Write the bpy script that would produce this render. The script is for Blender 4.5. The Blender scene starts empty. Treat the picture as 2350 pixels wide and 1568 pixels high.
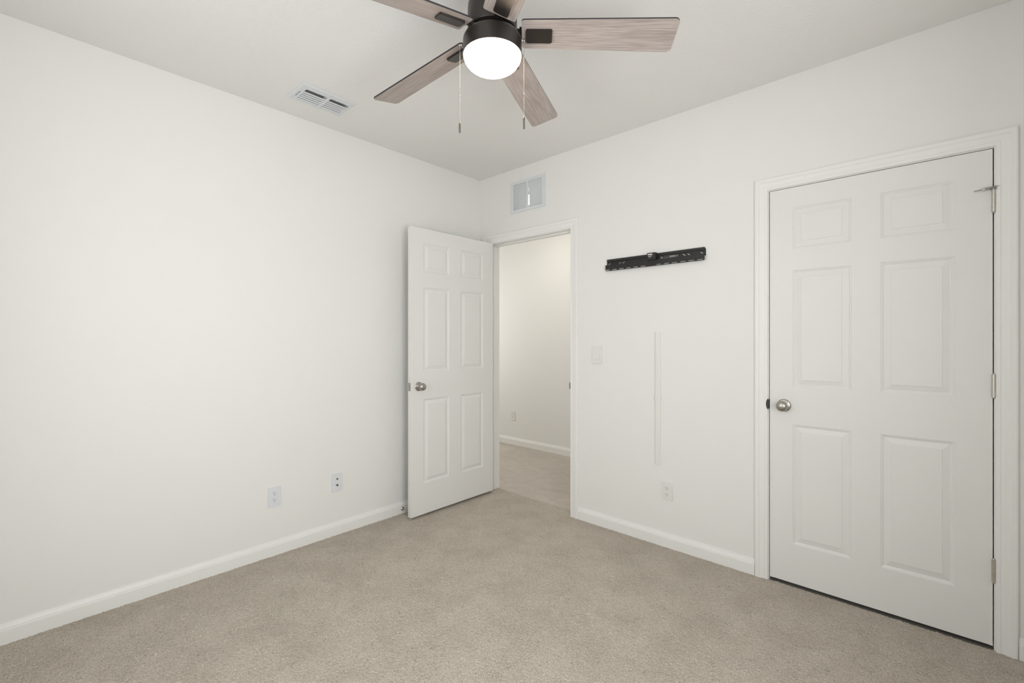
import bpy, bmesh, math, random
import numpy as np
from mathutils import Vector, Matrix

scene = bpy.context.scene
PI = math.pi

# ------------------------------------------------------------------ camera
cam_data = bpy.data.cameras.new('camera')
cam = bpy.data.objects.new('camera', cam_data)
scene.collection.objects.link(cam)
cam.location = (2.868, -2.718, 1.278)
cam.rotation_euler = (math.radians(90), 0, math.radians(42.523))
cam_data.sensor_fit = 'HORIZONTAL'
cam_data.sensor_width = 36.0
cam_data.lens = 16.083
cam_data.shift_y = -0.00244
cam_data.clip_start = 0.02
scene.camera = cam

# ------------------------------------------------------------------ world, daylight, added fill lights, exposure
world = bpy.data.worlds.new('world')
scene.world = world
world.use_nodes = True
world.node_tree.nodes['Background'].inputs['Color'].default_value = (0.85, 0.92, 1.0, 1)
world.node_tree.nodes['Background'].inputs['Strength'].default_value = 1.0

day = bpy.data.lights.new('window_daylight', 'AREA')
day.shape = 'RECTANGLE'; day.size = 1.60; day.size_y = 1.45
day.energy = 61.5
day.color = (0.97, 0.985, 1.0)
dayo = bpy.data.objects.new('window_daylight', day)
scene.collection.objects.link(dayo)
dayo.location = (3.62, -2.16, 1.45)
dayo.rotation_euler = (0, math.radians(96), 0)     # shines towards -x, a little upwards like light off bright ground

front_fill = bpy.data.lights.new('added_front_fill', 'AREA')
front_fill.shape = 'RECTANGLE'; front_fill.size = 1.30; front_fill.size_y = 1.60
front_fill.energy = 20.0
front_fill.color = (0.97, 0.985, 1.0)
front_fill_o = bpy.data.objects.new('added_front_fill', front_fill)
scene.collection.objects.link(front_fill_o)
front_fill_o.location = (1.55, -3.30, 1.45)
front_fill_o.rotation_euler = (math.radians(90), 0, 0)      # added fill light from behind the camera, shines towards +y

hall_fill = bpy.data.lights.new('added_hall_fill', 'AREA')
hall_fill.shape = 'RECTANGLE'; hall_fill.size = 1.2; hall_fill.size_y = 0.8
hall_fill.energy = 20.0
hall_fill.color = (1.0, 0.985, 0.96)
hall_fill_o = bpy.data.objects.new('added_hall_fill', hall_fill)
scene.collection.objects.link(hall_fill_o)
hall_fill_o.location = (-2.42, 0.75, 1.50)
hall_fill_o.rotation_euler = (0, math.radians(-90), 0)     # added fill light for the hall, shines towards +x through the added window

scene.view_settings.view_transform = 'Standard'
scene.view_settings.look = 'None'
scene.view_settings.gamma = 1.0
scene.view_settings.use_curve_mapping = False
scene.view_settings.exposure = 0.0

# ------------------------------------------------------------------ helpers
C = scene.collection

def lin(r, g, b):
    def f(c):
        c /= 255.0
        return c / 12.92 if c <= 0.04045 else ((c + 0.055) / 1.055) ** 2.4
    return (f(r), f(g), f(b), 1.0)

def mat(name, col, rough=0.5, metal=0.0, bump=0.0, bscale=200.0, var=0.0, vscale=3.0, spec=0.5, detail=3.0):
    m = bpy.data.materials.new(name); m.use_nodes = True
    nt = m.node_tree; b = nt.nodes['Principled BSDF']
    b.inputs['Base Color'].default_value = col
    b.inputs['Roughness'].default_value = rough
    b.inputs['Metallic'].default_value = metal
    b.inputs['Specular IOR Level'].default_value = spec
    tc = nt.nodes.new('ShaderNodeTexCoord')
    if bump > 0:
        n = nt.nodes.new('ShaderNodeTexNoise'); n.inputs['Scale'].default_value = bscale
        n.inputs['Detail'].default_value = detail
        bp = nt.nodes.new('ShaderNodeBump'); bp.inputs['Strength'].default_value = bump
        bp.inputs['Distance'].default_value = 0.002
        nt.links.new(tc.outputs['Object'], n.inputs['Vector'])
        nt.links.new(n.outputs['Fac'], bp.inputs['Height'])
        nt.links.new(bp.outputs['Normal'], b.inputs['Normal'])
    if var > 0:
        n2 = nt.nodes.new('ShaderNodeTexNoise'); n2.inputs['Scale'].default_value = vscale
        mx = nt.nodes.new('ShaderNodeMix'); mx.data_type = 'RGBA'
        mx.inputs[6].default_value = tuple(c * (1 - var) for c in col[:3]) + (1,)
        mx.inputs[7].default_value = tuple(min(1, c * (1 + var)) for c in col[:3]) + (1,)
        nt.links.new(tc.outputs['Object'], n2.inputs['Vector'])
        nt.links.new(n2.outputs['Fac'], mx.inputs[0])
        nt.links.new(mx.outputs[2], b.inputs['Base Color'])
    return m

def tag(o, label=None, cat=None, group=None, kind=None):
    if label: o['label'] = label
    if cat: o['category'] = cat
    if group: o['group'] = group
    if kind: o['kind'] = kind
    return o

def link(name, me, m, parent=None, smooth=False):
    o = bpy.data.objects.new(name, me); C.objects.link(o)
    if m is not None:
        for k in (m if isinstance(m, (list, tuple)) else [m]):
            me.materials.append(k)
    if parent: o.parent = parent
    if smooth:
        for p in me.polygons: p.use_smooth = True
    return o

def empty(name, loc=(0, 0, 0), rot=(0, 0, 0), parent=None):
    o = bpy.data.objects.new(name, None); C.objects.link(o)
    o.empty_display_size = 0.05
    o.location = loc; o.rotation_euler = rot
    if parent: o.parent = parent
    return o

def box(bm, x0, x1, y0, y1, z0, z1, M=None, bev=0.0, mi=0):
    vs = [Vector((x, y, z)) for z in (z0, z1) for y in (y0, y1) for x in (x0, x1)]
    if M is not None: vs = [M @ v for v in vs]
    v = [bm.verts.new(p) for p in vs]
    fs = [(0, 2, 3, 1), (4, 5, 7, 6), (0, 1, 5, 4), (2, 6, 7, 3), (0, 4, 6, 2), (1, 3, 7, 5)]
    faces = []
    for f in fs:
        fc = bm.faces.new([v[i] for i in f]); fc.material_index = mi; faces.append(fc)
    if bev > 0:
        es = list({e for f in faces for e in f.edges})
        bmesh.ops.bevel(bm, geom=es, offset=bev, segments=2, affect='EDGES', profile=0.5)
    return faces

def obj(name, bm, m, parent=None, smooth=False, auto=None):
    bmesh.ops.recalc_face_normals(bm, faces=bm.faces[:])
    me = bpy.data.meshes.new(name); bm.to_mesh(me); bm.free()
    o = link(name, me, m, parent, smooth)
    if auto is not None:
        for p in me.polygons: p.use_smooth = True
        me.set_sharp_from_angle(angle=math.radians(auto))
    return o

def lathe(bm, prof, M=None, seg=48, mi=0):
    """profile of (radius, height) turned about local z"""
    rings = []
    for r, h in prof:
        if r < 1e-6:
            p = Vector((0, 0, h)); rings.append([bm.verts.new(M @ p if M is not None else p)])
        else:
            ring = []
            for k in range(seg):
                a = 2 * PI * k / seg
                p = Vector((r * math.cos(a), r * math.sin(a), h))
                ring.append(bm.verts.new(M @ p if M is not None else p))
            rings.append(ring)
    for a, b in zip(rings[:-1], rings[1:]):
        if len(a) == 1 and len(b) == 1: continue
        for k in range(seg):
            k2 = (k + 1) % seg
            if len(a) == 1: f = bm.faces.new((a[0], b[k], b[k2]))
            elif len(b) == 1: f = bm.faces.new((a[k], b[0], a[k2]))
            else: f = bm.faces.new((a[k], b[k], b[k2], a[k2]))
            f.material_index = mi
    for r in (rings[0], rings[-1]):
        if len(r) > 1:
            f = bm.faces.new(r); f.material_index = mi

def cyl(bm, p0, p1, r, seg=16, r1=None, mi=0):
    p0 = Vector(p0); p1 = Vector(p1); d = p1 - p0
    q = d.to_track_quat('Z', 'Y').to_matrix().to_4x4()
    lathe(bm, [(r, 0), (r if r1 is None else r1, d.length)], Matrix.Translation(p0) @ q, seg, mi)

def ball(bm, c, r, seg=12, sc=(1, 1, 1)):
    n = seg // 2
    M = Matrix.Translation(c) @ Matrix.Diagonal((sc[0], sc[1], sc[2], 1))
    lathe(bm, [(r * math.sin(PI * i / n) if 0 < i < n else 0, -r * math.cos(PI * i / n)) for i in range(n + 1)], M, seg)

def prism(bm, pts, z0, z1, M=None, mi=0, mi_side=None, mi_top=None):
    """2-D outline extruded in local z; bottom uses mi"""
    T = (lambda p: M @ Vector(p)) if M is not None else Vector
    a = [bm.verts.new(T((x, y, z0))) for x, y in pts]
    b = [bm.verts.new(T((x, y, z1))) for x, y in pts]
    f = bm.faces.new(a[::-1]); f.material_index = mi
    f = bm.faces.new(b); f.material_index = mi if mi_top is None else mi_top
    n = len(pts)
    for i in range(n):
        j = (i + 1) % n
        f = bm.faces.new((a[i], a[j], b[j], b[i])); f.material_index = mi if mi_side is None else mi_side

def rrect(x0, x1, y0, y1, r, seg=5):
    rs = r if isinstance(r, (list, tuple)) else [r] * 4     # bl, br, tr, tl
    out = []
    for (cx, cy, a0, rr) in ((x0, y0, PI, rs[0]), (x1, y0, 1.5 * PI, rs[1]), (x1, y1, 0, rs[2]), (x0, y1, .5 * PI, rs[3])):
        sx = 1 if cx == x0 else -1; sy = 1 if cy == y0 else -1
        if rr <= 0: out.append((cx, cy)); continue
        for k in range(seg + 1):
            a = a0 + .5 * PI * k / seg
            out.append((cx + sx * rr + rr * math.cos(a), cy + sy * rr + rr * math.sin(a)))
    return out

def cut(o, cutters):
    """subtract solids (list of bmesh) from object o and bake the result"""
    bm = bmesh.new()
    for c in cutters:
        me = bpy.data.meshes.new('tmp'); c.to_mesh(me); c.free(); bm.from_mesh(me); bpy.data.meshes.remove(me)
    bmesh.ops.recalc_face_normals(bm, faces=bm.faces[:])
    me = bpy.data.meshes.new('cutter'); bm.to_mesh(me); bm.free()
    co = bpy.data.objects.new('cutter', me); C.objects.link(co)
    co.matrix_world = Matrix.Identity(4)
    md = o.modifiers.new('b', 'BOOLEAN'); md.operation = 'DIFFERENCE'; md.object = co; md.solver = 'EXACT'
    bpy.context.view_layer.update()
    dg = bpy.context.evaluated_depsgraph_get()
    new = bpy.data.meshes.new_from_object(o.evaluated_get(dg))
    o.modifiers.clear(); old = o.data; o.data = new; new.name = old.name
    bpy.data.objects.remove(co); bpy.data.meshes.remove(me)

def sweep(bm, path, prof, side, out):
    """mitred sweep: path = list of 3-D points in a plane, prof = (u, t) pairs; u goes along side(seg) vectors,
    t along out. side: list of unit vectors for each segment"""
    out = Vector(out); n = len(path)
    rings = []
    for i, p in enumerate(path):
        p = Vector(p)
        if i == 0: s = Vector(side[0])
        elif i == n - 1: s = Vector(side[-1])
        else:
            a, b = Vector(side[i - 1]), Vector(side[i])
            s = (a + b); s = s / (s.dot(a))
        rings.append([bm.verts.new(p + s * u + out * t) for u, t in prof])
    m = len(prof)
    for r0, r1 in zip(rings[:-1], rings[1:]):
        for k in range(m):
            bm.faces.new((r0[k], r0[(k + 1) % m], r1[(k + 1) % m], r1[k]))
    bm.faces.new(rings[0]); bm.faces.new(rings[-1][::-1])

# ------------------------------------------------------------------ materials
M_wall = mat('wall_paint', lin(237, 236, 232), 0.75, bump=0.12, bscale=140, var=0.006, vscale=1.3, spec=0.2)
M_ceil = mat('ceiling_paint', lin(241, 239, 236), 0.85, bump=0.8, bscale=70, spec=0.15, detail=4)
M_trim = mat('trim_paint', lin(240, 239, 235), 0.38, bump=0.03, bscale=60, spec=0.4)
M_door = mat('door_paint', lin(233, 232, 228), 0.42, bump=0.06, bscale=300, spec=0.4)
M_plate = mat('white_plastic', lin(226, 229, 231), 0.35, spec=0.4)
M_plate2 = mat('painted_plastic', lin(233, 231, 226), 0.45, spec=0.4)
M_vent = mat('vent_enamel', lin(224, 227, 229), 0.4, spec=0.4)
M_hole = mat('dark_slot', lin(45, 43, 40), 0.8)
M_slot = mat('outlet_slot_grey', lin(92, 90, 87), 0.8)
M_duct = mat('duct_grey', lin(190, 190, 188), 0.7)
M_nickel = mat('satin_nickel', lin(176, 172, 166), 0.30, 1.0)
M_chrome = mat('bright_nickel', lin(205, 200, 192), 0.18, 1.0)
M_hinge = mat('hinge_nickel', lin(200, 196, 188), 0.38, 1.0)
M_bronze = mat('dark_bronze', lin(44, 39, 36), 0.34, 0.15, var=0.04, vscale=6)
M_pend = mat('pendant_metal', lin(112, 109, 101), 0.4, 0.6)
M_black = mat('black_blade_edge', lin(38, 36, 40), 0.5)
M_mount = mat('black_powder_coat', lin(28, 27, 26), 0.48, bump=0.04, bscale=900)
M_print = mat('grey_print', lin(165, 165, 160), 0.6)
M_printw = mat('white_sticker', lin(226, 224, 218), 0.5)
M_rubber = mat('white_rubber', lin(215, 213, 207), 0.6)
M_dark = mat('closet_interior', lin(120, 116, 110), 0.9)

def carpet_material():
    m = bpy.data.materials.new('carpet_pile'); m.use_nodes = True
    nt = m.node_tree; N = nt.nodes; L = nt.links
    b = N['Principled BSDF']; b.inputs['Roughness'].default_value = 0.95
    b.inputs['Specular IOR Level'].default_value = 0.05
    tc = N.new('ShaderNodeTexCoord')
    n1 = N.new('ShaderNodeTexNoise'); n1.inputs['Scale'].default_value = 230; n1.inputs['Detail'].default_value = 4
    n2 = N.new('ShaderNodeTexNoise'); n2.inputs['Scale'].default_value = 5.0; n2.inputs['Detail'].default_value = 4
    n2.inputs['Roughness'].default_value = 0.6
    r1 = N.new('ShaderNodeValToRGB')
    r1.color_ramp.elements[0].position = 0.30; r1.color_ramp.elements[0].color = lin(170, 160, 147)
    r1.color_ramp.elements[1].position = 0.68; r1.color_ramp.elements[1].color = lin(211, 202, 189)
    mx = N.new('ShaderNodeMix'); mx.data_type = 'RGBA'; mx.blend_type = 'MULTIPLY'; mx.inputs[0].default_value = 1.0
    r2 = N.new('ShaderNodeValToRGB')
    r2.color_ramp.elements[0].position = 0.34; r2.color_ramp.elements[0].color = (0.89, 0.885, 0.875, 1)
    r2.color_ramp.elements[1].position = 0.60; r2.color_ramp.elements[1].color = (1, 1, 1, 1)
    bp = N.new('ShaderNodeBump'); bp.inputs['Strength'].default_value = 0.6; bp.inputs['Distance'].default_value = 0.002
    for n in (n1, n2): L.new(tc.outputs['Object'], n.inputs['Vector'])
    L.new(n1.outputs['Fac'], r1.inputs['Fac']); L.new(n2.outputs['Fac'], r2.inputs['Fac'])
    L.new(r1.outputs['Color'], mx.inputs[6]); L.new(r2.outputs['Color'], mx.inputs[7])
    L.new(mx.outputs[2], b.inputs['Base Color'])
    L.new(n1.outputs['Fac'], bp.inputs['Height']); L.new(bp.outputs['Normal'], b.inputs['Normal'])
    return m
M_carpet = carpet_material()

def tile_material():
    m = bpy.data.materials.new('porcelain_tile'); m.use_nodes = True
    nt = m.node_tree; N = nt.nodes; L = nt.links
    b = N['Principled BSDF']; b.inputs['Roughness'].default_value = 0.42
    tc = N.new('ShaderNodeTexCoord')
    mp = N.new('ShaderNodeMapping'); mp.inputs['Location'].default_value = (0.265, -0.36, 0)
    br = N.new('ShaderNodeTexBrick'); br.offset = 0.0; br.squash = 1.0
    br.inputs['Scale'].default_value = 1.0
    br.inputs['Mortar Size'].default_value = 0.0025
    br.inputs['Brick Width'].default_value = 0.4575
    br.inputs['Row Height'].default_value = 0.46
    br.inputs['Color1'].default_value = lin(190, 180, 169)
    br.inputs['Color2'].default_value = lin(199, 189, 178)
    br.inputs['Mortar'].default_value = lin(172, 162, 151)
    ns = N.new('ShaderNodeTexNoise'); ns.inputs['Scale'].default_value = 5; ns.inputs['Detail'].default_value = 6
    ns.inputs['Distortion'].default_value = 1.6
    mp2 = N.new('ShaderNodeMapping'); mp2.inputs['Scale'].default_value = (1.0, 2.6, 1)
    mp2.inputs['Rotation'].default_value = (0, 0, 0.5)
    r = N.new('ShaderNodeValToRGB')
    r.color_ramp.elements[0].position = 0.35; r.color_ramp.elements[0].color = (0.86, 0.86, 0.86, 1)
    r.color_ramp.elements[1].position = 0.65; r.color_ramp.elements[1].color = (1, 1, 1, 1)
    mx = N.new('ShaderNodeMix'); mx.data_type = 'RGBA'; mx.blend_type = 'MULTIPLY'; mx.inputs[0].default_value = 1
    L.new(tc.outputs['Object'], mp.inputs['Vector']); L.new(mp.outputs['Vector'], br.inputs['Vector'])
    L.new(tc.outputs['Object'], mp2.inputs['Vector']); L.new(mp2.outputs['Vector'], ns.inputs['Vector'])
    L.new(ns.outputs['Fac'], r.inputs['Fac'])
    L.new(br.outputs['Color'], mx.inputs[6]); L.new(r.outputs['Color'], mx.inputs[7])
    L.new(mx.outputs[2], b.inputs['Base Color'])
    return m
M_tile = tile_material()

def wood_material():
    m = bpy.data.materials.new('washed_oak'); m.use_nodes = True
    nt = m.node_tree; N = nt.nodes; L = nt.links
    b = N['Principled BSDF']; b.inputs['Roughness'].default_value = 0.5
    tc = N.new('ShaderNodeTexCoord'); oi = N.new('ShaderNodeObjectInfo')
    ad = N.new('ShaderNodeVectorMath'); ad.operation = 'ADD'
    ml = N.new('ShaderNodeVectorMath'); ml.operation = 'SCALE'; ml.inputs[3].default_value = 7.0
    cb = N.new('ShaderNodeCombineXYZ')
    for i in (0, 1, 2): L.new(oi.outputs['Random'], cb.inputs[i])
    L.new(cb.outputs[0], ml.inputs[0])
    L.new(tc.outputs['Object'], ad.inputs[0]); L.new(ml.outputs[0], ad.inputs[1])
    def noise(scale, sc, det, dist):
        mp = N.new('ShaderNodeMapping'); mp.inputs['Scale'].default_value = sc
        n = N.new('ShaderNodeTexNoise'); n.inputs['Scale'].default_value = scale
        n.inputs['Detail'].default_value = det; n.inputs['Distortion'].default_value = dist
        L.new(ad.outputs[0], mp.inputs['Vector']); L.new(mp.outputs['Vector'], n.inputs['Vector'])
        return n
    fine = noise(9, (1.0, 26, 1), 5, 0.4)        # long fine grain along local x
    broad = noise(4, (0.9, 8, 1), 3, 1.6)        # cathedral bands
    r1 = N.new('ShaderNodeValToRGB')
    e = r1.color_ramp.elements
    e[0].position = 0.30; e[0].color = lin(158, 147, 141)
    e[1].position = 0.66; e[1].color = lin(192, 181, 175)
    r2 = N.new('ShaderNodeValToRGB')
    e = r2.color_ramp.elements
    e[0].position = 0.32; e[0].color = (0.87, 0.84, 0.81, 1)
    e[1].position = 0.58; e[1].color = (1, 1, 1, 1)
    mx = N.new('ShaderNodeMix'); mx.data_type = 'RGBA'; mx.blend_type = 'MULTIPLY'; mx.inputs[0].default_value = 1
    L.new(fine.outputs['Fac'], r1.inputs['Fac']); L.new(broad.outputs['Fac'], r2.inputs['Fac'])
    L.new(r1.outputs['Color'], mx.inputs[6]); L.new(r2.outputs['Color'], mx.inputs[7])
    L.new(mx.outputs[2], b.inputs['Base Color'])
    return m
M_wood = wood_material()

def shade_material():
    m = bpy.data.materials.new('frosted_lit_glass'); m.use_nodes = True
    nt = m.node_tree; N = nt.nodes; L = nt.links
    out = N['Material Output']; N.remove(N['Principled BSDF'])
    tr = N.new('ShaderNodeBsdfTranslucent'); tr.inputs['Color'].default_value = (0.95, 0.88, 0.78, 1)
    gl = N.new('ShaderNodeBsdfGlossy'); gl.inputs['Roughness'].default_value = 0.25
    em = N.new('ShaderNodeEmission'); em.inputs['Color'].default_value = (1.0, 0.87, 0.73, 1); em.inputs['Strength'].default_value = 0.62
    a = N.new('ShaderNodeAddShader'); mx = N.new('ShaderNodeMixShader'); mx.inputs[0].default_value = 0.04
    L.new(tr.outputs[0], mx.inputs[1]); L.new(gl.outputs[0], mx.inputs[2])
    L.new(mx.outputs[0], a.inputs[0]); L.new(em.outputs[0], a.inputs[1]); L.new(a.outputs[0], out.inputs['Surface'])
    return m
M_shade = shade_material()

def emis(name, col, s):
    m = bpy.data.materials.new(name); m.use_nodes = True
    b = m.node_tree.nodes['Principled BSDF']
    b.inputs['Base Color'].default_value = (0.9, 0.9, 0.9, 1)
    b.inputs['Emission Color'].default_value = col; b.inputs['Emission Strength'].default_value = s
    return m
M_halllamp = emis('hall_lamp_diffuser', (1.0, 0.95, 0.88, 1), 34.0)

def glass_material():
    m = bpy.data.materials.new('window_glass'); m.use_nodes = True
    nt = m.node_tree; N = nt.nodes; L = nt.links
    out = N['Material Output']; N.remove(N['Principled BSDF'])
    t = N.new('ShaderNodeBsdfTransparent'); g = N.new('ShaderNodeBsdfGlossy'); g.inputs['Roughness'].default_value = 0.02
    mx = N.new('ShaderNodeMixShader'); mx.inputs[0].default_value = 0.06
    L.new(t.outputs[0], mx.inputs[1]); L.new(g.outputs[0], mx.inputs[2]); L.new(mx.outputs[0], out.inputs['Surface'])
    return m
M_glass = glass_material()

# ------------------------------------------------------------------ room shell
H = 2.64; RX = 3.36; RY = -3.06; WT = 0.115; HY = 1.39     # ceiling, right wall, front wall, wall thickness, far hall wall
J0, J1, JH = 0.118, 0.949, 2.072        # doorway jamb faces and head
K0, K1, KH = 2.231, 3.057, 2.063        # closet jamb faces and head
WY0, WY1, WZ0, WZ1 = -2.76, -1.56, 0.72, 2.18   # window opening
VB = (0.205, 0.417, -1.682, -1.374)     # ceiling register outline
VI = (0.226, 0.372, -1.650, -1.384)     # duct hole

def boxes(lst):
    bm = bmesh.new()
    for b in lst: box(bm, *b)
    return bm

def struct(name, bm, m, label, cat):
    o = obj(name, bm, m); tag(o, label, cat, kind='structure'); return o

# carpet: real uneven pile surface
def carpet():
    step = 0.003
    rng = np.random.default_rng(5)
    x0, x1, y0, y1 = 0.0, RX, RY, 0.0
    nx = int((x1 - x0) / step) + 1; ny = int((y1 - y0) / step) + 1
    def field(nx, ny):
        a = rng.random((ny, nx)).astype(np.float32)
        b = rng.random((ny // 2 + 2, nx // 2 + 2)).astype(np.float32)
        b = np.repeat(np.repeat(b, 2, 0), 2, 1)[:ny, :nx]
        c = rng.random((ny // 10 + 3, nx // 10 + 3)).astype(np.float32)
        yy = np.linspace(0, c.shape[0] - 2.001, ny); xx = np.linspace(0, c.shape[1] - 2.001, nx)
        yi = yy.astype(int); xi = xx.astype(int); fy = (yy - yi)[:, None]; fx = (xx - xi)[None, :]
        c = (c[yi][:, xi] * (1 - fy) * (1 - fx) + c[yi + 1][:, xi] * fy * (1 - fx) + c[yi][:, xi + 1] * (1 - fy) * fx + c[yi + 1][:, xi + 1] * fy * fx)
        pit = (rng.random((ny, nx)) > 0.965) * -0.0060
        return (a - .5) * 0.0042 + (b - .5) * 0.0016 + (c - .5) * 0.0022 + pit
    parts = []
    for (a, b, c, d) in ((x0, x1, y0, y1), (J0 - 0.019, J1 + 0.019, 0.0, 0.088)):
        nx = int(round((b - a) / step)) + 1; ny = int(round((d - c) / step)) + 1
        X, Y = np.meshgrid(np.linspace(a, b, nx), np.linspace(c, d, ny))
        Z = field(nx, ny)
        J = (rng.random((2, ny, nx)) - .5) * 0.0016
        J[:, 0, :] = 0; J[:, -1, :] = 0; J[:, :, 0] = 0; J[:, :, -1] = 0
        parts.append((np.stack([X + J[0], Y + J[1], Z], -1).reshape(-1, 3), nx, ny))
    vs = np.concatenate([p[0] for p in parts]); fs = []; off = 0
    for v, nx, ny in parts:
        i = np.arange(nx - 1); j = np.arange(ny - 1); I, Jn = np.meshgrid(i, j)
        q = (Jn * nx + I).ravel() + off
        fs.append(np.stack([q, q + 1, q + nx + 1, q + nx], -1)); off += len(v)
    fs = np.concatenate(fs)
    me = bpy.data.meshes.new('floor')
    me.vertices.add(len(vs)); me.vertices.foreach_set('co', vs.astype(np.float32).ravel())
    me.loops.add(len(fs) * 4); me.loops.foreach_set('vertex_index', fs.astype(np.int32).ravel())
    me.polygons.add(len(fs)); me.polygons.foreach_set('loop_start', np.arange(0, len(fs) * 4, 4, dtype=np.int32))
    me.update(); me.validate()
    o = link('floor', me, M_carpet)
    tag(o, 'beige cut-pile carpet covering the bedroom floor', 'carpet', kind='structure')
carpet()

struct('floor_hall', boxes([(-2.2, 1.15, 0.088, HY + .1, -0.05, -0.003)]), M_tile,
       'beige square porcelain tile floor in the hall beyond the doorway', 'tile floor')
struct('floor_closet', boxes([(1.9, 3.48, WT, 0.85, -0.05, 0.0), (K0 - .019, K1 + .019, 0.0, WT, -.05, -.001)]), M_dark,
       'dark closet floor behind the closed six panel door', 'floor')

def ceiling():
    a, b, c, d = VI
    L = [(-2.3, a, RY - .12, HY + .12, H, H + .1), (b, 3.5, RY - .12, HY + .12, H, H + .1),
         (a, b, RY - .12, c, H, H + .1), (a, b, d, HY + .12, H, H + .1)]
    o = struct('ceiling', boxes(L), M_ceil, 'flat white lightly textured ceiling', 'ceiling')
ceiling()

struct('wall_left', boxes([(-0.12, 0, RY - .12, 0.0, -.05, H)]), M_wall, 'long plain off-white wall on the left behind the open door', 'wall')
FX0, FX1 = 0.95, 2.15      # added window opening behind the camera, lets the fill light in
struct('wall_front', boxes([(0, FX0, RY - .12, RY, -.05, H), (FX1, RX, RY - .12, RY, -.05, H),
                            (FX0, FX1, RY - .12, RY, -.05, WZ0), (FX0, FX1, RY - .12, RY, WZ1, H)]), M_wall, 'plain off-white wall behind the camera', 'wall')
struct('wall_right', boxes([(RX, RX + .14, RY - .12, WY0, -.05, H), (RX, RX + .14, WY1, 0.85, -.05, H),
                            (RX, RX + .14, WY0, WY1, -.05, WZ0), (RX, RX + .14, WY0, WY1, WZ1, H)]), M_wall,
       'off-white wall with the window, right of the camera', 'wall')
g0, g1, g2, g3 = 0.392, 0.688, 2.304, 2.511     # transfer grille hole
struct('wall_back', boxes([
    (-2.2, J0 - .019, 0, WT, -.05, H), (J1 + .019, K0 - .019, 0, WT, -.05, H), (K1 + .019, RX, 0, WT, -.05, H),
    (K0 - .019, K1 + .019, 0, WT, KH + .019, H),
    (J0 - .019, J1 + .019, 0, WT, JH + .019, g2), (J0 - .019, g0, 0, WT, g2, g3), (g1, J1 + .019, 0, WT, g2, g3),
    (J0 - .019, J1 + .019, 0, WT, g3, H)]), M_wall, 'off-white wall with the doorway and the closet door', 'wall')
struct('wall_hall', boxes([(-2.3, 1.25, HY, HY + .12, -.05, H), (-2.3, -2.2, 0, .35, -.05, H), (-2.3, -2.2, 1.15, HY, -.05, H), (-2.3, -2.2, .35, 1.15, -.05, .9), (-2.3, -2.2, .35, 1.15, 2.1, H), (1.15, 1.25, WT, HY, -.05, H)]), M_wall,
       'off-white hallway wall seen through the open doorway', 'wall')
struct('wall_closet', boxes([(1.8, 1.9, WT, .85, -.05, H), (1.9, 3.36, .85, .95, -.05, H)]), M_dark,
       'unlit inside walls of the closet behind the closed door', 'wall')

# window (right of the camera, gives the daylight)
def window():
    bm = bmesh.new(); X0, X1 = RX + .06, RX + .11
    t = .045
    box(bm, X0, X1, WY0, WY1, WZ0, WZ0 + t); box(bm, X0, X1, WY0, WY1, WZ1 - t, WZ1)
    box(bm, X0, X1, WY0, WY0 + t, WZ0 + t, WZ1 - t); box(bm, X0, X1, WY1 - t, WY1, WZ0 + t, WZ1 - t)
    zm = (WZ0 + WZ1) / 2; box(bm, X0, X1, WY0 + t, WY1 - t, zm - .018, zm + .018)
    w = obj('window_1', bm, M_trim); tag(w, 'white single hung window lighting the room from the right', 'window', kind='structure')
    for z0, z1 in ((WZ0 + t, zm - .018), (zm + .018, WZ1 - t)):
        obj('glass_pane', boxes([(RX + .083, RX + .087, WY0 + t, WY1 - t, z0, z1)]), M_glass, w)
    obj('window_sill', boxes([(RX - .03, RX + .06, WY0 - .0, WY1 + .0, WZ0 - .0, WZ0 + .012)]), M_trim, w)
window()
def added_window_front():  # unseen window, added so the front fill light has an opening
    bm = bmesh.new(); Y0, Y1 = RY - .10, RY - .05
    t = .045
    box(bm, FX0, FX1, Y0, Y1, WZ0, WZ0 + t); box(bm, FX0, FX1, Y0, Y1, WZ1 - t, WZ1)
    box(bm, FX0, FX0 + t, Y0, Y1, WZ0 + t, WZ1 - t); box(bm, FX1 - t, FX1, Y0, Y1, WZ0 + t, WZ1 - t)
    zm = (WZ0 + WZ1) / 2; box(bm, FX0 + t, FX1 - t, Y0, Y1, zm - .018, zm + .018)
    w = obj('added_window_2', bm, M_trim); tag(w, 'added white single hung window behind the camera, for fill light', 'window', kind='structure')
    for z0, z1 in ((WZ0 + t, zm - .018), (zm + .018, WZ1 - t)):
        obj('glass_pane', boxes([(FX0 + t, FX1 - t, RY - .077, RY - .073, z0, z1)]), M_glass, w)
    obj('window_sill', boxes([(FX0, FX1, RY - .05, RY + .03, WZ0, WZ0 + .012)]), M_trim, w)
added_window_front()
def added_window_hall():  # unseen window, added to brighten the hall from its far end
    bm = bmesh.new(); X0, X1 = -2.28, -2.23; t = .045
    box(bm, X0, X1, .35, 1.15, .9, .9 + t); box(bm, X0, X1, .35, 1.15, 2.1 - t, 2.1)
    box(bm, X0, X1, .35, .35 + t, .9 + t, 2.1 - t); box(bm, X0, X1, 1.15 - t, 1.15, .9 + t, 2.1 - t)
    w = obj('added_window_3', bm, M_trim); tag(w, 'added white framed window at the hall end, for fill light', 'window', kind='structure')
    obj('glass_pane', boxes([(-2.257, -2.253, .35 + t, 1.15 - t, .9 + t, 2.1 - t)]), M_glass, w)
added_window_hall()

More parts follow.
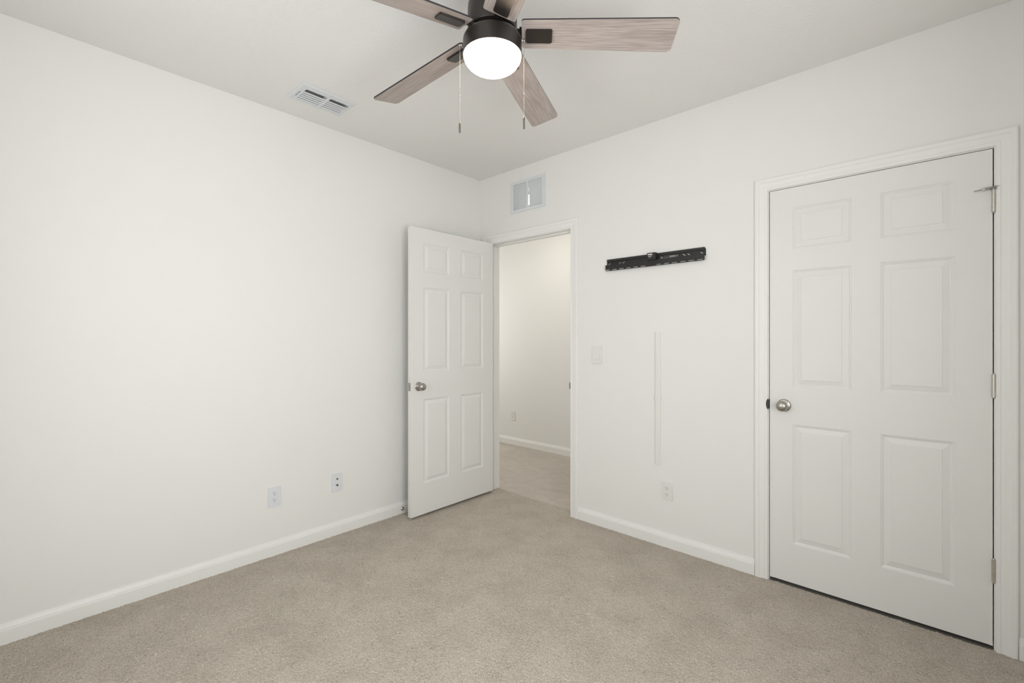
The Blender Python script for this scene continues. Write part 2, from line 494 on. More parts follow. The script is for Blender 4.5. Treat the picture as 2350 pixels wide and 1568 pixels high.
# ------------------------------------------------------------------ baseboards
BBP = [(0, 0), (0, .013), (.058, .013), (.060, .0105), (.067, .0098), (.070, .0075), (.079, .0045), (.0855, .003), (.086, 0)]
def baseboard(name, a, b, out, label):
    bm = bmesh.new(); A = Vector((a[0], a[1], -.004)); B = Vector((b[0], b[1], -.004))
    prof = [(u + (.004 if u > 0 else 0), t) for u, t in BBP]
    sweep(bm, [A, B], prof, [(0, 0, 1)], out)
    return struct(name, bm, M_trim, label, 'baseboard')
baseboard('baseboard_left', (0, RY), (0, 0), (1, 0, 0), 'white baseboard along the left wall')
baseboard('baseboard_back', (1.0183, 0), (2.1626, 0), (0, -1, 0), 'white baseboard between the doorway and the closet door')
baseboard('baseboard_corner', (0.0135, 0), (0.0485, 0), (0, -1, 0), 'tiny white baseboard piece in the corner behind the open door')
baseboard('baseboard_right', (3.1245, 0), (3.3465, 0), (0, -1, 0), 'white baseboard right of the closet door')
baseboard('baseboard_window', (RX, RY + .0135), (RX, 0), (-1, 0, 0), 'white baseboard under the window')
baseboard('baseboard_front', (0.0135, RY), (RX, RY), (0, 1, 0), 'white baseboard behind the camera')
baseboard('baseboard_hall', (-2.2, HY), (1.15, HY), (0, -1, 0), 'white baseboard along the hallway wall')

# ------------------------------------------------------------------ door frames
def door_frame(name, x0, x1, h, cw, label, stop_y, strike_side=None):
    rev = .004
    CP = [(0, 0), (0, .0085), (.0025, .0105), (.013, .0108), (.0155, .0092), (.0185, .0105), (.023, .0122), (.039, .0135),
          (.0425, .0165), (cw - .005, .0168), (cw, .0145), (cw, 0)]
    e = empty(name); tag(e, label, 'door frame', kind='structure')
    bm = bmesh.new()
    xa, xb, zt = x0 - rev, x1 + rev, h + rev
    sweep(bm, [(xa, 0, -.003), (xa, 0, zt), (xb, 0, zt), (xb, 0, -.003)], CP, [(-1, 0, 0), (0, 0, 1), (1, 0, 0)], (0, -1, 0))
    obj('casing', bm, M_trim, e)
    bm = bmesh.new()
    sweep(bm, [(xa, WT, -.003), (xa, WT, zt), (xb, WT, zt), (xb, WT, -.003)], CP, [(-1, 0, 0), (0, 0, 1), (1, 0, 0)], (0, 1, 0))
    obj('casing', bm, M_trim, e)
    t = .019
    obj('jamb', boxes([(x0 - t, x0, 0, WT, -.003, h + t), (x1, x1 + t, 0, WT, -.003, h + t), (x0, x1, 0, WT, h, h + t)]), M_trim, e)
    s = .0115
    obj('door_stop_molding', boxes([(x0, x0 + s, stop_y, stop_y + .036, -.003, h), (x1 - s, x1, stop_y, stop_y + .036, -.003, h),
                           (x0 + s, x1 - s, stop_y, stop_y + .036, h - s, h)]), M_trim, e)
    return e
f1 = door_frame('trim_1', J0, J1, JH, .065, 'white casing and jamb around the open doorway', .040)
f2 = door_frame('trim_2', K0, K1, KH, .062, 'white casing and jamb around the closed closet door', .040)
# strike plates: flat plate in the jamb with a curved lip showing past the casing
def strike(parent, x, side, z, m, lip=.012):
    bm = bmesh.new()
    box(bm, min(x, x + side * .0015), max(x, x + side * .0015), .006, .034, z - .029, z + .029)
    pts = []
    for k in range(9):
        a = -PI / 2 + PI * k / 8
        pts.append((lip * math.cos(a) if 0 < k < 8 else 0, .029 * math.sin(a)))
    M = Matrix.Translation((x, -.0115, z)) @ Matrix(((-side, 0, 0, 0), (0, 0, 1, 0), (0, 1, 0, 0), (0, 0, 0, 1)))
    prism(bm, pts, -.0012, .0012, M)
    box(bm, min(x, x + side * .0015), max(x, x + side * .0015), -.0115, .006, z - .022, z + .022)
    o = obj('strike_plate', bm, m, parent); o['label'] = 'dark metal strike plate'
strike(f1, J1 - .0016, 1, .943, M_hinge, .004)
strike(f2, K0, 1, .933, mat('strike_bronze', lin(70, 70, 64), .4, .8), .012)

# ------------------------------------------------------------------ six panel doors
PR = [(0, 0), (.0015, .0028), (.006, .0036), (.0085, .0062), (.0115, .0078), (.0145, .0080), (.034, .0030), (.0365, .0026), (.0385, .0008)]
def slab(bm, w, h, t, xs, zs):
    X = [0.0] + [v for p in xs for v in p] + [w]
    Z = [0.0] + [v for p in zs for v in p] + [h]
    for y, s in ((0.0, 1), (t, -1)):
        for i in range(len(X) - 1):
            for j in range(len(Z) - 1):
                x0, x1, z0, z1 = X[i], X[i + 1], Z[j], Z[j + 1]
                if i % 2 == 1 and j % 2 == 1:
                    prev = None
                    for ins, d in PR:
                        q = [bm.verts.new((a, y + s * d, b)) for a, b in ((x0 + ins, z0 + ins), (x1 - ins, z0 + ins), (x1 - ins, z1 - ins), (x0 + ins, z1 - ins))]
                        if prev:
                            for k in range(4): bm.faces.new((prev[k], prev[(k + 1) % 4], q[(k + 1) % 4], q[k]))
                        prev = q
                    bm.faces.new(prev)
                else:
                    bm.faces.new([bm.verts.new(p) for p in ((x0, y, z0), (x1, y, z0), (x1, y, z1), (x0, y, z1))])
    for a, b in (((0, 0), (w, 0)), ((w, 0), (w, h)), ((w, h), (0, h)), ((0, h), (0, 0))):
        n = 1
        bm.faces.new([bm.verts.new(p) for p in ((a[0], 0, a[1]), (b[0], 0, b[1]), (b[0], t, b[1]), (a[0], t, a[1]))])
    bmesh.ops.remove_doubles(bm, verts=bm.verts[:], dist=1e-5)

def knob(parent, x, y, z, side, m, hole=False):
    """round knob on a door face; side=-1 sticks out to local -y"""
    R = Matrix.Translation((x, y, z)) @ Matrix.Rotation(PI / 2 if side < 0 else -PI / 2, 4, 'X')
    bm = bmesh.new()
    lathe(bm, [(0, 0), (.0325, 0), (.0325, .002), (.0315, .0042), (.0285, .0062), (.022, .0078), (.0155, .0092), (.0135, .012), (.0125, .022), (.0135, .027)], R, 48)
    rose = obj('rose', bm, m, None, smooth=True)
    bm = bmesh.new()
    lathe(bm, [(.0125, .026), (.0165, .0285), (.0225, .033), (.0262, .040), (.0272, .0465), (.0258, .0535), (.0215, .0595), (.014, .0635), (.006, .0650), (0, .0652)], R, 48)
    k = obj('door_knob', bm, m, parent, smooth=True)
    rose.parent = k
    if hole:
        bm = bmesh.new()
        Mh = R @ Matrix.Translation((-.0, .0, .0))
        M2 = Matrix.Translation((x + .016, y + side * .0075, z)) @ Matrix.Rotation(PI / 2 if side < 0 else -PI / 2, 4, 'X')
        lathe(bm, [(0, 0), (.0045, 0), (.0045, .0015), (.003, .0026), (0, .0026)], M2, 20)
        obj('lock_pin', bm, M_chrome, k, smooth=True)
    k['label'] = 'satin nickel round knob'
    return k

def hinge(parent, x, y, z0, z1, stop=False):
    """barrel with five knuckles, ball tips and two leaves let into door edge and jamb"""
    bm = bmesh.new(); n = 5; dz = (z1 - z0) / n; r = .0068
    for k in range(n):
        cyl(bm, (x, y, z0 + k * dz + .0006), (x, y, z0 + (k + 1) * dz - .0006), r, 20)
    cyl(bm, (x, y, z0), (x, y, z1), r * .82, 16)
    ball(bm, (x, y, z1 + .0015), .0052, 12); ball(bm, (x, y, z0 - .001), .0045, 12)
    h = obj('hinge', bm, M_hinge, parent, auto=40); h['label'] = 'satin nickel butt hinge'
    bm = bmesh.new(); box(bm, x - .0012, x + .0012, y, y + .032, z0 + .001, z1 - .001)
    obj('hinge_leaf', bm, M_hinge, h)
    if stop:
        bm = bmesh.new()
        lathe(bm, [(.0035, 0), (.0115, 0), (.0115, .003), (.0035, .003)], Matrix.Translation((x, y, z1 + .001)), 20)
        # arm over the barrel: thick sleeve, light collar, thin threaded tail pointing to the door
        M = Matrix.Translation((x + .012, y, z1 + .012)) @ Matrix.Rotation(math.radians(190), 4, 'Z') @ Matrix.Rotation(math.radians(8), 4, 'Y')
        cyl(bm, M @ Vector((0, 0, 0)), M @ Vector((.040, 0, 0)), .0048, 16)
        cyl(bm, M @ Vector((.048, 0, 0)), M @ Vector((.072, 0, 0)), .0022, 12)
        s = obj('pin_stop', bm, M_nickel, h)
        bm = bmesh.new()
        cyl(bm, M @ Vector((.040, 0, 0)), M @ Vector((.049, 0, 0)), .0055, 16)
        s2 = obj('collar', bm, M_rubber, h)
        bm = bmesh.new(); cyl(bm, M @ Vector((-.004, 0, 0)), M @ Vector((.002, 0, 0)), .0056, 16)
        obj('bumper', bm, M_rubber, h)
    return h

# open door, swung 90 degrees into the room: local x runs from hinge to latch, local -y is its room face when shut
d1 = empty('door_1', (0.143, -0.020, 0.020), (0, 0, math.radians(-90)))
tag(d1, 'white six panel door standing open against the left side of the doorway', 'door', kind='structure')
bm = bmesh.new(); W1, H1 = .813, 2.052
slab(bm, W1, H1, .035, ((.114, .353), (.467, .705)), ((.220, .826), (1.022, 1.629), (1.737, 1.947)))
obj('door_leaf', bm, M_door, d1)
knob(d1, W1 - .066, .035, .920, 1, M_nickel, hole=True)
knob(d1, W1 - .066, 0, .920, -1, M_nickel)
bm = bmesh.new(); box(bm, W1, W1 + .0014, .006, .030, .892, .949, bev=.0004)
lp = obj('latch_plate', bm, M_nickel, d1)
bm = bmesh.new(); cyl(bm, (W1 + .001, .018, .9205), (W1 + .012, .018, .9205), .0085, 20); obj('latch_bolt', bm, M_chrome, lp)
for z in (.27, 1.02, 1.78):
    bm = bmesh.new()
    for k in range(5): cyl(bm, (-.010, -.0075, z + k * .0182), (-.010, -.0075, z + .0175 + k * .0182), .0065, 16)
    box(bm, -.0095, 0, -.0075, -.0055, z + .001, z + .090)
    box(bm, -.001, .0006, -.0075, .028, z + .001, z + .090)
    obj('hinge', bm, M_hinge, d1)

# closed closet door: local x from latch edge to hinge edge
d2 = empty('door_2', (2.2345, 0.001, 0.018))
tag(d2, 'closed white six panel closet door on the right', 'door', kind='structure')
bm = bmesh.new(); W2, H2 = .8185, 2.042
slab(bm, W2, H2, .035, ((.106, .350), (.460, .706)), ((.202, .819), (1.012, 1.614), (1.726, 1.937)))
obj('door_leaf', bm, M_door, d2)
knob(d2, .066, 0, .914, -1, M_nickel)
for i, (z0, z1) in enumerate(((1.800, 1.889), (1.040, 1.131), (.282, .374))):
    hinge(d2, W2 + .003, -.0072, z0 - .018, z1 - .018, stop=(i == 0))

# ------------------------------------------------------------------ ceiling fan
FC = Vector((1.6796, -1.5286, 0)); FZ = 2.3974; PH = 0.6845
fan = empty('ceiling_fan', (FC.x, FC.y, H))
tag(fan, 'dark bronze five blade ceiling fan with washed oak blades and lit frosted glass lamp', 'ceiling fan')
def fl(z): return z - H          # local height under the ceiling
bm = bmesh.new()
lathe(bm, [(0, 0), (.075, 0), (.078, -.004), (.078, -.05), (.060, -.068), (.045, -.075), (.040, -.125)])
obj('canopy', bm, M_bronze, fan, auto=35)
bm = bmesh.new()
lathe(bm, [(.030, fl(2.535)), (.060, fl(2.532)), (.078, fl(2.522)), (.088, fl(2.505)), (.0905, fl(2.485)), (.0905, fl(2.408)), (.088, fl(2.404)), (.070, fl(2.403)), (0, fl(2.403))])
obj('motor_housing', bm, M_bronze, fan, auto=35)
bm = bmesh.new()
lathe(bm, [(0, fl(2.403)), (.066, fl(2.4028)), (.066, fl(2.388)), (0, fl(2.3875))])
obj('flywheel', bm, M_black, fan, auto=35)
bm = bmesh.new()
lathe(bm, [(0, fl(2.387)), (.086, fl(2.387)), (.097, fl(2.385)), (.1035, fl(2.380)), (.1072, fl(2.372)), (.1080, fl(2.362)), (.1080, fl(2.3165)), (.1074, fl(2.3158)), (.1062, fl(2.3162)), (.1040, fl(2.330)), (.1020, fl(2.380)), (0, fl(2.380))], None, 72)
obj('light_kit_housing', bm, M_bronze, fan, auto=35)
# frosted glass bowl
bm = bmesh.new()
prof = [(.1015, fl(2.330)), (.1060, fl(2.3165))]
for k in range(1, 15):
    a = k / 14 * PI / 2
    prof.append((.1060 * (math.cos(a) ** .56 if k < 14 else 0), fl(2.3165) - .051 * math.sin(a) ** 1.2))
lathe(bm, prof, None, 72)
bm.faces.ensure_lookup_table()
for f in list(bm.faces):
    if len(f.verts) > 8: bm.faces.remove(f)
glass = obj('glass_shade', bm, M_shade, fan, smooth=True); glass['label'] = 'glowing frosted glass bowl'
# the two bulbs inside the bowl
rt = Vector((math.cos(math.radians(42.523)), math.sin(math.radians(42.523)), 0))
fw = Vector((-rt.y, rt.x, 0))
for i, (dx, dy, e) in enumerate(((.040, .012, 7.5), (-.045, .020, 3.0))):
    ld = bpy.data.lights.new('bulb', 'POINT'); ld.energy = e; ld.color = (1.0, 0.84, 0.68); ld.shadow_soft_size = .018
    lo = bpy.data.objects.new('bulb', ld); C.objects.link(lo); lo.parent = fan
    p = rt * dx + fw * dy; lo.location = (p.x, p.y, fl(2.300))

# blades
def blade_outline():
    ri, ro, wi, wo = .1082, .660, .1177, .1379
    def w(x): return (wi + (wo - wi) * (x - ri) / (ro - ri)) / 2
    pts = []
    for (cx, s, r, rng) in ((ri, -1, .010, 0), (ro, -1, .018, 1), (ro, 1, .018, 2), (ri, 1, .010, 3)):
        sx = 1 if cx == ri else -1
        c = (cx + sx * r, s * (w(cx) - r)); a0 = {0: PI, 1: 1.5 * PI, 2: 0, 3: .5 * PI}[rng]
        for k in range(7):
            a = a0 + .5 * PI * k / 6
            pts.append((c[0] + r * math.cos(a), c[1] + r * math.sin(a)))
    return pts
bm = bmesh.new(); prism(bm, blade_outline(), 0, .0058, mi=0, mi_side=1, mi_top=1)
blade0 = obj('blade', bm, [M_wood, M_black], fan); blade0['label'] = 'washed oak blade with black edge'
bm = bmesh.new()
prism(bm, rrect(.124, .2190, -.0245, .0285, .006), -.0055, -.0002)
for v in bm.verts:                                  # wedge: thicker towards the low side
    if v.co.z < -.004: v.co.z += (-v.co.y - .03) * .06
bmesh.ops.bevel(bm, geom=[e for e in bm.edges if all(v.co.z < -.004 for v in e.verts)], offset=.001, segments=2, affect='EDGES')
pad0 = obj('bracket_cover', bm, M_bronze, blade0, auto=35); pad0['label'] = 'dark bronze cover plate'
bm = bmesh.new()
box(bm, .060, .135, -.016, .016, .0062, .0100); box(bm, .100, .200, -.024, .024, .0060, .0092)
arm0 = obj('blade_arm', bm, M_bronze, blade0)
for k in range(5):
    if k == 0: b = blade0
    else:
        b = blade0.copy(); C.objects.link(b); b.parent = fan
        for src in (pad0, arm0):
            c = src.copy(); C.objects.link(c); c.parent = b
    b.matrix_local = Matrix.Translation((0, 0, fl(FZ))) @ Matrix.Rotation(PH + k * 2 * PI / 5, 4, 'Z') @ Matrix.Rotation(math.atan(.0482), 4, 'Y') @ Matrix.Rotation(-.2384, 4, 'X')

# pull chains
def chain(off, ztop, zconn, zpen, zend):
    p = rt * off; d = rt * (1 if off > 0 else -1)
    bm = bmesh.new()
    z = ztop; r = .0012
    while z > zpen + .004:
        ball(bm, (p.x, p.y, fl(z)), r, 8); z -= .0034
    cyl(bm, (p.x, p.y, fl(ztop)), (p.x, p.y, fl(zpen)), .0004, 6)
    ch = obj('pull_chain', bm, M_chrome, fan, smooth=True)
    bm = bmesh.new()
    lathe(bm, [(0, .005), (.002, .004), (.0024, 0), (.002, -.004), (0, -.005)], Matrix.Translation((p.x, p.y, fl(zconn))), 12)
    obj('chain_connector', bm, M_nickel, ch, smooth=True)
    bm = bmesh.new()
    lathe(bm, [(0, fl(zpen) + .004), (.0018, fl(zpen) + .003), (.0018, fl(zpen) - .002), (.0036, fl(zpen) - .004), (.0038, fl(zpen) - .006), (.0038, fl(zend) + .002), (.003, fl(zend)), (0, fl(zend))],
          Matrix.Translation((p.x, p.y, 0)), 16)
    obj('pendant', bm, M_pend, ch, smooth=True)
    bm = bmesh.new()
    a = rt * (abs(off) - .015) * (1 if off > 0 else -1)
    cyl(bm, (a.x, a.y, fl(ztop + .002)), (p.x, p.y, fl(ztop + .002)), .0036, 12)
    ball(bm, (p.x, p.y, fl(ztop + .001)), .0042, 12)
    obj('chain_guide', bm, M_chrome, ch, smooth=True)
chain(-.1197, 2.356, 2.170, 2.073, 2.036)
chain(.1158, 2.372, 2.178, 2.094, 2.050)

# ------------------------------------------------------------------ ceiling supply register
def ceiling_vent():
    x0, x1, y0, y1 = VB
    e = empty('ceiling_vent', ((x0 + x1) / 2, (y0 + y1) / 2, H))
    tag(e, 'white two bank air register in the ceiling above the left wall', 'air vent')
    cx, cy = e.location.x, e.location.y
    bm = bmesh.new()
    banks = ((-1.642, -1.523), (-1.506, -1.393)); bx0, bx1 = .230, .368
    zb = -.007
    # sloped frame
    outer = [(x0, y0), (x1, y0), (x1, y1), (x0, y1)]
    ring = [[(x, y, -.0005) for x, y in outer],
            [(x, y, -.0018) for x, y in outer],
            [(x + .010 * (1 if x == x0 else -1), y + .010 * (1 if y == y0 else -1), zb) for x, y in outer]]
    rv = [[bm.verts.new((a - cx, b - cy, c)) for a, b, c in r] for r in ring]
    for a, b in zip(rv[:-1], rv[1:]):
        for k in range(4): bm.faces.new((a[k], a[(k + 1) % 4], b[(k + 1) % 4], b[k]))
    X = [x0 + .010, bx0, bx1, x1 - .010]; Y = [y0 + .010, banks[0][0], banks[0][1], banks[1][0], banks[1][1], y1 - .010]
    for i in range(3):
        for j in range(5):
            if i == 1 and j in (1, 3):
                a, b, c, d = X[i], X[i + 1], Y[j], Y[j + 1]
                for p, q in (((a, c), (b, c)), ((b, c), (b, d)), ((b, d), (a, d)), ((a, d), (a, c))):
                    bm.faces.new([bm.verts.new((s[0] - cx, s[1] - cy, z)) for s, z in ((p, zb), (q, zb), (q, .014), (p, .014))])
                continue
            bm.faces.new([bm.verts.new((a - cx, b - cy, zb)) for a, b in ((X[i], Y[j]), (X[i + 1], Y[j]), (X[i + 1], Y[j + 1]), (X[i], Y[j + 1]))])
    bmesh.ops.remove_doubles(bm, verts=bm.verts[:], dist=1e-5)
    obj('vent_frame', bm, M_vent, e)
    for (ya, yb) in banks:
        bm = bmesh.new(); n = 5; pitch = .0222
        for k in range(n):
            xs = bx0 + .0035 + k * pitch
            pr = []
            for q in range(7):
                a = q / 6
                pr.append((xs + .0104 * a, zb + .0002 + .0036 * a ** 2.2))
            T = .0012
            for (a, b) in zip(pr[:-1], pr[1:]):
                vs = []
                for (px, pz) in (a, b):
                    for yy in (ya, yb):
                        vs.append((px, yy, pz))
                quad = [vs[0], vs[1], vs[3], vs[2]]
                lo = [bm.verts.new((p[0] - cx, p[1] - cy, p[2])) for p in quad]
                hi = [bm.verts.new((p[0] - cx - T, p[1] - cy, p[2] + T)) for p in quad]
                bm.faces.new(lo); bm.faces.new(hi[::-1])
                for i in range(4): bm.faces.new((lo[i], lo[(i + 1) % 4], hi[(i + 1) % 4], hi[i]))
        bmesh.ops.remove_doubles(bm, verts=bm.verts[:], dist=1e-5)
        obj('louvers', bm, M_vent, e)
    for xa, xb in ((.262, .291), (.299, .326)):
        bm = bmesh.new(); box(bm, xa - cx, xb - cx, -1.6590 - cy, -1.6568 - cy, zb - .0006, zb + .001)
        obj('damper_slot', bm, M_hole, e)
    a, b, c, d = VI
    o = obj('duct', boxes([(a - cx, b - cx, c - cy, d - cy, .098, .1), (a - cx, a - cx + .002, c - cy, d - cy, .001, .098), (b - cx - .002, b - cx, c - cy, d - cy, .001, .098),
                       (a - cx + .002, b - cx - .002, c - cy, c - cy + .002, .001, .098), (a - cx + .002, b - cx - .002, d - cy - .002, d - cy, .001, .098)]), M_duct, e)
ceiling_vent()

# ------------------------------------------------------------------ transfer grille above the doorway
def wall_vent():
    x0, x1, z0, z1 = .363, .719, 2.284, 2.533
    e = empty('wall_vent', ((x0 + x1) / 2, 0, (z0 + z1) / 2))
    tag(e, 'white louvered return air grille high on the wall above the doorway', 'air vent')
    cx, cz = e.location.x, e.location.z
    bank = ((.395, .533), (.552, .687)); a0, a1 = 2.307, 2.509
    def B(bm, xa, xb, ya, yb, za, zb, bev=0): box(bm, xa - cx, xb - cx, ya, yb, za - cz, zb - cz, bev=bev)
    bm = bmesh.new()
    B(bm, x0, bank[0][0], -.006, -.0003, z0, z1); B(bm, bank[1][1], x1, -.006, -.0003, z0, z1)
    B(bm, bank[0][0], bank[1][1], -.006, -.0003, z0, a0); B(bm, bank[0][0], bank[1][1], -.006, -.0003, a1, z1)
    B(bm, bank[0][1], bank[1][0], -.006, -.0003, a0, a1)
    for s in (x0 + .012, x1 - .012): cyl(bm, (s - cx, -.006, 0), (s - cx, -.0075, 0), .0045, 12)
    obj('grille_frame', bm, M_vent, e)
    for (xa, xb) in bank:
        bm = bmesh.new(); n = 16; p = (a1 - a0) / n
        for k in range(n):
            zc = a0 + (k + .5) * p
            M = Matrix.Translation((0, -.0005, zc - cz)) @ Matrix.Rotation(math.radians(-38), 4, 'X')
            box(bm, xa - cx + .003, xb - cx, -.0048, .0095, -.0006, .0006, M)
        obj('louvers', bm, M_vent, e)
wall_vent()

# ------------------------------------------------------------------ TV wall bracket
def bracket():
    x0, x1 = 1.2505, 1.9035
    e = empty('tv_wall_bracket', ((x0 + x1) / 2, 0, 1.77))
    tag(e, 'long black slotted television wall bracket screwed to the wall', 'wall bracket')
    cx, cz = e.location.x, 1.77
    def P(bm, pts, ya, yb):          # outline (x,z) extruded from y=ya to yb
        a = [bm.verts.new((x - cx, ya, z - cz)) for x, z in pts]; b = [bm.verts.new((x - cx, yb, z - cz)) for x, z in pts]
        bm.faces.new(a); bm.faces.new(b[::-1]); n = len(pts)
        for i in range(n): bm.faces.new((a[i], b[i], b[(i + 1) % n], a[(i + 1) % n]))
    # upper plate, against the wall
    bm = bmesh.new(); P(bm, rrect(x0, x1, 1.764, 1.8065, [0, 0, .006, .006]), -.0035, -.0006)
    up = obj('upper_plate', bm, M_mount, e)
    def slot(cx_, cz_, L, w, ang):
        c = bmesh.new()
        M = Matrix.Translation((cx_, -.002, cz_)) @ Matrix.Rotation(-ang, 4, 'Y')
        box(c, -L / 2, L / 2, -.02, .02, -w / 2, w / 2, M); return c
    sl = []
    for s, xm in ((1, 1.268), (1, 1.347), (1, 1.373), (-1, 1.777), (-1, 1.804), (-1, 1.880)):
        L = .024 if xm in (1.373, 1.777) else .019
        sl.append(slot(xm, 1.7815, L, .0042, s * math.radians(32)))
    cut(up, sl)
    # folded top lip
    bm = bmesh.new(); P(bm, rrect(x0 + .004, x1 - .004, 1.8065, 1.8120, [0, 0, .004, .004]), -.010, -.0006)
    P(bm, rrect(x0 + .004, x1 - .004, 1.797, 1.8120, .002), -.0115, -.0095)
    obj('top_lip', bm, M_mount, e)
    # shelf and lower plate standing off the wall
    for k in range(5):
        t0 = x0 + .0 + k * (x1 - x0 - .02) / 4
        bm = bmesh.new(); P(bm, [(t0, 1.770), (t0 + .02, 1.770), (t0 + .02, 1.773), (t0, 1.773)], -.022, -.0035)
        obj('spacer_tab', bm, M_mount, e)
    bm = bmesh.new(); P(bm, rrect(x0, x1, 1.7335, 1.773, [.007, .007, 0, 0]), -.0245, -.022)
    low = obj('lower_plate', bm, M_mount, e)
    cs = []
    for k in range(6):
        for base in (1.2675 + .0508 * k, 1.6240 + .0508 * k):
            c = bmesh.new(); box(c, base - .0165, base + .0165, -.04, -.01, 1.7375, 1.7425); cs.append(c)
    cut(low, cs)
    # level housing in the middle
    bm = bmesh.new(); box(bm, 1.556 - cx, 1.612 - cx, -.040, -.0245, 1.769 - cz, 1.815 - cz, bev=.003)
    box(bm, 1.556 - cx, 1.612 - cx, -.0245, -.0115, 1.780 - cz, 1.815 - cz, bev=.002)
    lv = obj('level_housing', bm, M_mount, e)
    bm = bmesh.new(); box(bm, 1.563 - cx, 1.593 - cx, -.0405, -.0398, 1.801 - cz, 1.808 - cz)
    st = obj('level_window', bm, M_printw, lv); st['label'] = 'pale spirit level window'
    bm = bmesh.new(); box(bm, 1.566 - cx, 1.590 - cx, -.0404, -.0398, 1.791 - cz, 1.796 - cz)
    box(bm, 1.568 - cx, 1.580 - cx, -.0404, -.0398, 1.786 - cz, 1.789 - cz)
    obj('level_print', bm, M_print, lv)
    # printed markings right of the level: too small in the photograph to be letters, kept as the same grey blocks
    rnd = random.Random(3); bm = bmesh.new(); yy = (-.0041, -.0034)
    def mark(xa, xb, za, zb): box(bm, xa - cx, xb - cx, yy[0], yy[1], za - cz, zb - cz)
    mark(1.630, 1.637, 1.786, 1.789); mark(1.630, 1.640, 1.7765, 1.7825); mark(1.640, 1.6435, 1.7745, 1.7865)
    x = 1.646
    while x < 1.682:
        w = rnd.uniform(.0015, .004); mark(x, x + w, 1.7765, 1.7795)
        if x > 1.652: mark(x, x + w * .8, 1.7865, 1.7885)
        x += w + .0012
    x = 1.686
    while x < 1.722:
        w = rnd.uniform(.001, .0028); mark(x, x + w, 1.7745, 1.7885); x += w + .0009
    mark(1.7235, 1.729, 1.7805, 1.7835); mark(1.729, 1.741, 1.787, 1.7890); mark(1.732, 1.739, 1.778, 1.785); mark(1.734, 1.737, 1.7745, 1.7885)
    pr = obj('printed_label', bm, M_print, e); pr['label'] = 'small grey printed markings'
bracket()

# ------------------------------------------------------------------ plates and outlets
def plate_body(bm, w, h, t, r=.004):
    prism(bm, rrect(-w / 2, w / 2, -h / 2, h / 2, r), 0, t)
    top = [e for e in bm.edges if all(v.co.z > t - 1e-5 for v in e.verts)]
    bmesh.ops.bevel(bm, geom=top, offset=t * .6, segments=3, affect='EDGES')

def on_wall(wall, u, z):
    if wall == 'left': return Matrix(((0, 0, 1, 0.0004), (1, 0, 0, u), (0, 1, 0, z), (0, 0, 0, 1)))
    if wall == 'back': return Matrix(((1, 0, 0, u), (0, 0, -1, -0.0004), (0, 1, 0, z), (0, 0, 0, 1)))
    if wall == 'hall': return Matrix(((1, 0, 0, u), (0, 0, -1, HY - 0.0004), (0, 1, 0, z), (0, 0, 0, 1)))

def outlet(M, m, label):
    e = empty('wall_outlet'); e.matrix_world = M; tag(e, label, 'outlet', 'duplex wall outlets')
    bm = bmesh.new(); plate_body(bm, .070, .114, .0055); obj('cover_plate', bm, m, e, auto=30)
    for s in (-1, 1):
        bm = bmesh.new(); cy = s * .0195
        pts = []
        for k in range(28):
            a = 2 * PI * k / 28
            pts.append((.0172 * math.cos(a), cy + max(-.0140, min(.0140, .0172 * math.sin(a)))))
        prism(bm, pts, .0054, .0068)
        r = obj('receptacle', bm, m, e)
        bm = bmesh.new()
        box(bm, -.0075, -.0055, cy - .001, cy + .0085, .0060, .0071); box(bm, .0055, .0075, cy - .000, cy + .0075, .0060, .0071)
        prism(bm, [(.0026 * math.cos(a * PI / 6), cy - .0070 + .0026 * math.sin(a * PI / 6)) for a in range(12)], .0060, .0071)
        obj('slots', bm, M_slot, r)
    bm = bmesh.new(); lathe(bm, [(0, .0055), (.0028, .0055), (.0028, .0068), (0, .0072)], None, 14); obj('screw', bm, m, e)
    return e
outlet(on_wall('left', -1.6735, .345), M_plate, 'white duplex outlet low on the left wall, nearer the camera than the cable jack plate')
outlet(on_wall('back', 1.670, .341), M_plate2, 'off-white duplex outlet below the cable channel on the closet wall')
outlet(on_wall('hall', -.882, .348), M_plate2, 'small white outlet low on the hallway wall, seen through the doorway')

def jack_plate():
    e = empty('cable_jack_plate'); e.matrix_world = on_wall('left', -1.2885, .341)
    tag(e, 'white wall plate with two small metal cable jacks on the left wall', 'jack plate')
    bm = bmesh.new(); plate_body(bm, .070, .114, .0055); obj('cover_plate', bm, M_plate, e, auto=30)
    for cy, r in ((.0235, .0042), (-.0165, .0055)):
        bm = bmesh.new()
        lathe(bm, [(0, .0050), (r + .0018, .0050), (r + .0018, .0075), (r, .0078), (r, .0145), (r - .0012, .0145), (r - .0012, .0085), (0, .0085)], Matrix.Translation((0, cy, 0)), 20)
        j = obj('coaxial_jack', bm, M_nickel, e, auto=35)
        bm = bmesh.new(); lathe(bm, [(0, .0085), (r - .0013, .0085), (r - .0013, .0090), (0, .0090)], Matrix.Translation((0, cy, 0)), 16); obj('jack_hole', bm, M_hole, j)
    for cy in (.044, -.042):
        bm = bmesh.new(); lathe(bm, [(0, .0053), (.0025, .0053), (.0025, .0064), (0, .0068)], Matrix.Translation((0, cy, 0)), 14); obj('screw', bm, M_plate, e)
jack_plate()

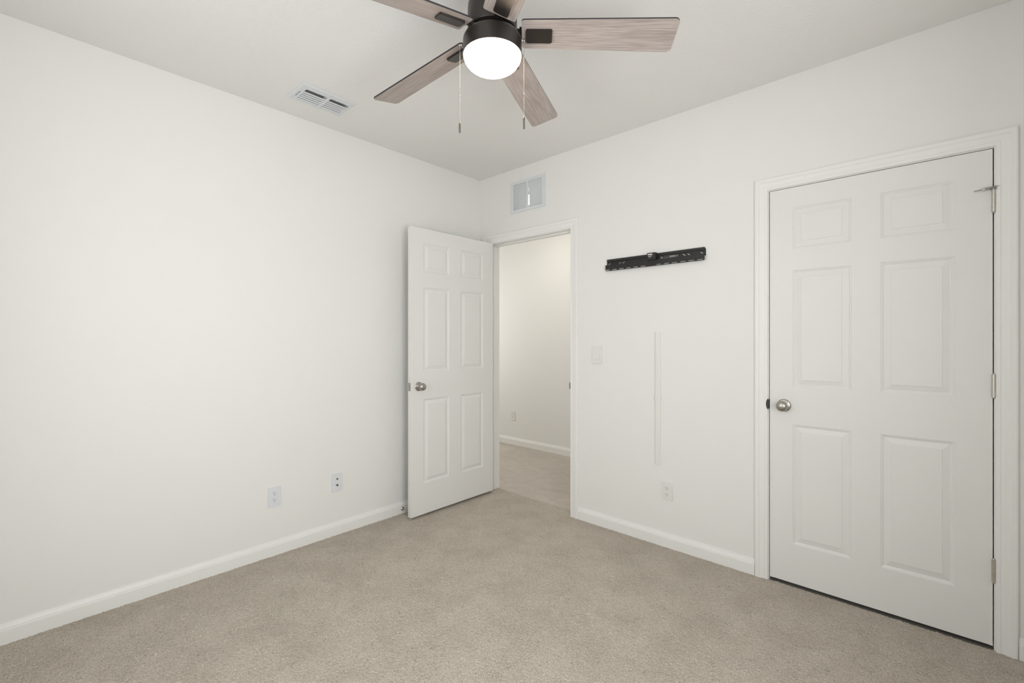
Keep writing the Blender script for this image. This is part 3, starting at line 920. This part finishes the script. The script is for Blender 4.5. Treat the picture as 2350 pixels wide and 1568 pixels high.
def light_switch():
    e = empty('light_switch'); e.matrix_world = on_wall('back', 1.172, 1.1695)
    tag(e, 'off-white rocker light switch right of the doorway', 'light switch')
    bm = bmesh.new(); w, h = .078, .126
    # plate with gently bowed sides
    pts = []
    for k in range(13): a = k / 12 * 2 - 1; pts.append((w / 2 + .0025 * (1 - a * a) - .0025, a * h / 2))
    for k in range(13): a = 1 - k / 12 * 2; pts.append((-w / 2 - .0025 * (1 - a * a) + .0025, a * h / 2))
    prism(bm, pts, 0, .0085)
    bmesh.ops.bevel(bm, geom=[ed for ed in bm.edges if all(v.co.z > .008 for v in ed.verts)], offset=.004, segments=3, affect='EDGES')
    obj('cover_plate', bm, M_plate2, e, auto=30)
    bm = bmesh.new()
    box(bm, -.0235, .0235, -.0295, .0295, .0070, .0125, None, .0006)
    obj('rocker', bm, M_plate2, e)
light_switch()

def raceway():
    e = empty('cable_raceway', (1.611, 0, .498))
    tag(e, 'slim white cable channel running down the wall under the television bracket', 'cable cover')
    def chan(name, z0, z1, hw, t):
        bm = bmesh.new()
        pr = [(-hw, -.0003), (-hw, -t * .55), (-hw * .86, -t * .88), (-hw * .62, -t), (hw * .62, -t), (hw * .86, -t * .88), (hw, -t * .55), (hw, -.0003)]
        a = [bm.verts.new((x, y, z0 - .498)) for x, y in pr]; b = [bm.verts.new((x, y, z1 - .498)) for x, y in pr]; n = len(pr)
        bm.faces.new(a); bm.faces.new(b[::-1])
        for i in range(n): bm.faces.new((a[i], a[(i + 1) % n], b[(i + 1) % n], b[i]))
        obj(name, bm, M_plate2, e)
    chan('channel', .498, .9, .0172, .0105); chan('channel', .9268, 1.320, .0172, .0105); chan('coupler', .9, .9268, .0205, .0135)
raceway()

# ------------------------------------------------------------------ door stop on the baseboard
def doorstop():
    e = empty('door_stop', (0.0133, -.792, .036))
    tag(e, 'small metal rod door stop on the left baseboard behind the open door', 'door stop')
    R = Matrix.Rotation(PI / 2, 4, 'Y')
    bm = bmesh.new(); lathe(bm, [(0, 0), (.0125, 0), (.0125, .0015), (.010, .004), (.0055, .0055), (.004, .007)], R, 24)
    lathe(bm, [(0, .006), (.0040, .006), (.0040, .072), (.0055, .074), (.0055, .080), (0, .080)], R, 20)
    obj('rod', bm, M_nickel, e, auto=35)
    bm = bmesh.new(); lathe(bm, [(0, .080), (.0085, .080), (.0095, .084), (.0095, .092), (.008, .096), (0, .097)], R, 24); obj('rubber_tip', bm, M_rubber, e, auto=35)
doorstop()

# ------------------------------------------------------------------ hall ceiling lamp (through the doorway, out of frame)
bm = bmesh.new(); lathe(bm, [(0, 0), (.15, 0), (.15, -.02), (.145, -.022), (0, -.022)], Matrix.Translation((.01, .62, H - .0005)), 40)
hl = obj('hall_ceiling_lamp', bm, M_trim); tag(hl, 'round white flush lamp on the hallway ceiling', 'ceiling lamp')
bm = bmesh.new(); lathe(bm, [(0, -.0225), (.135, -.0225), (.13, -.034), (.10, -.044), (0, -.048)], Matrix.Translation((.01, .62, H - .0005)), 40)
obj('diffuser', bm, M_halllamp, hl)
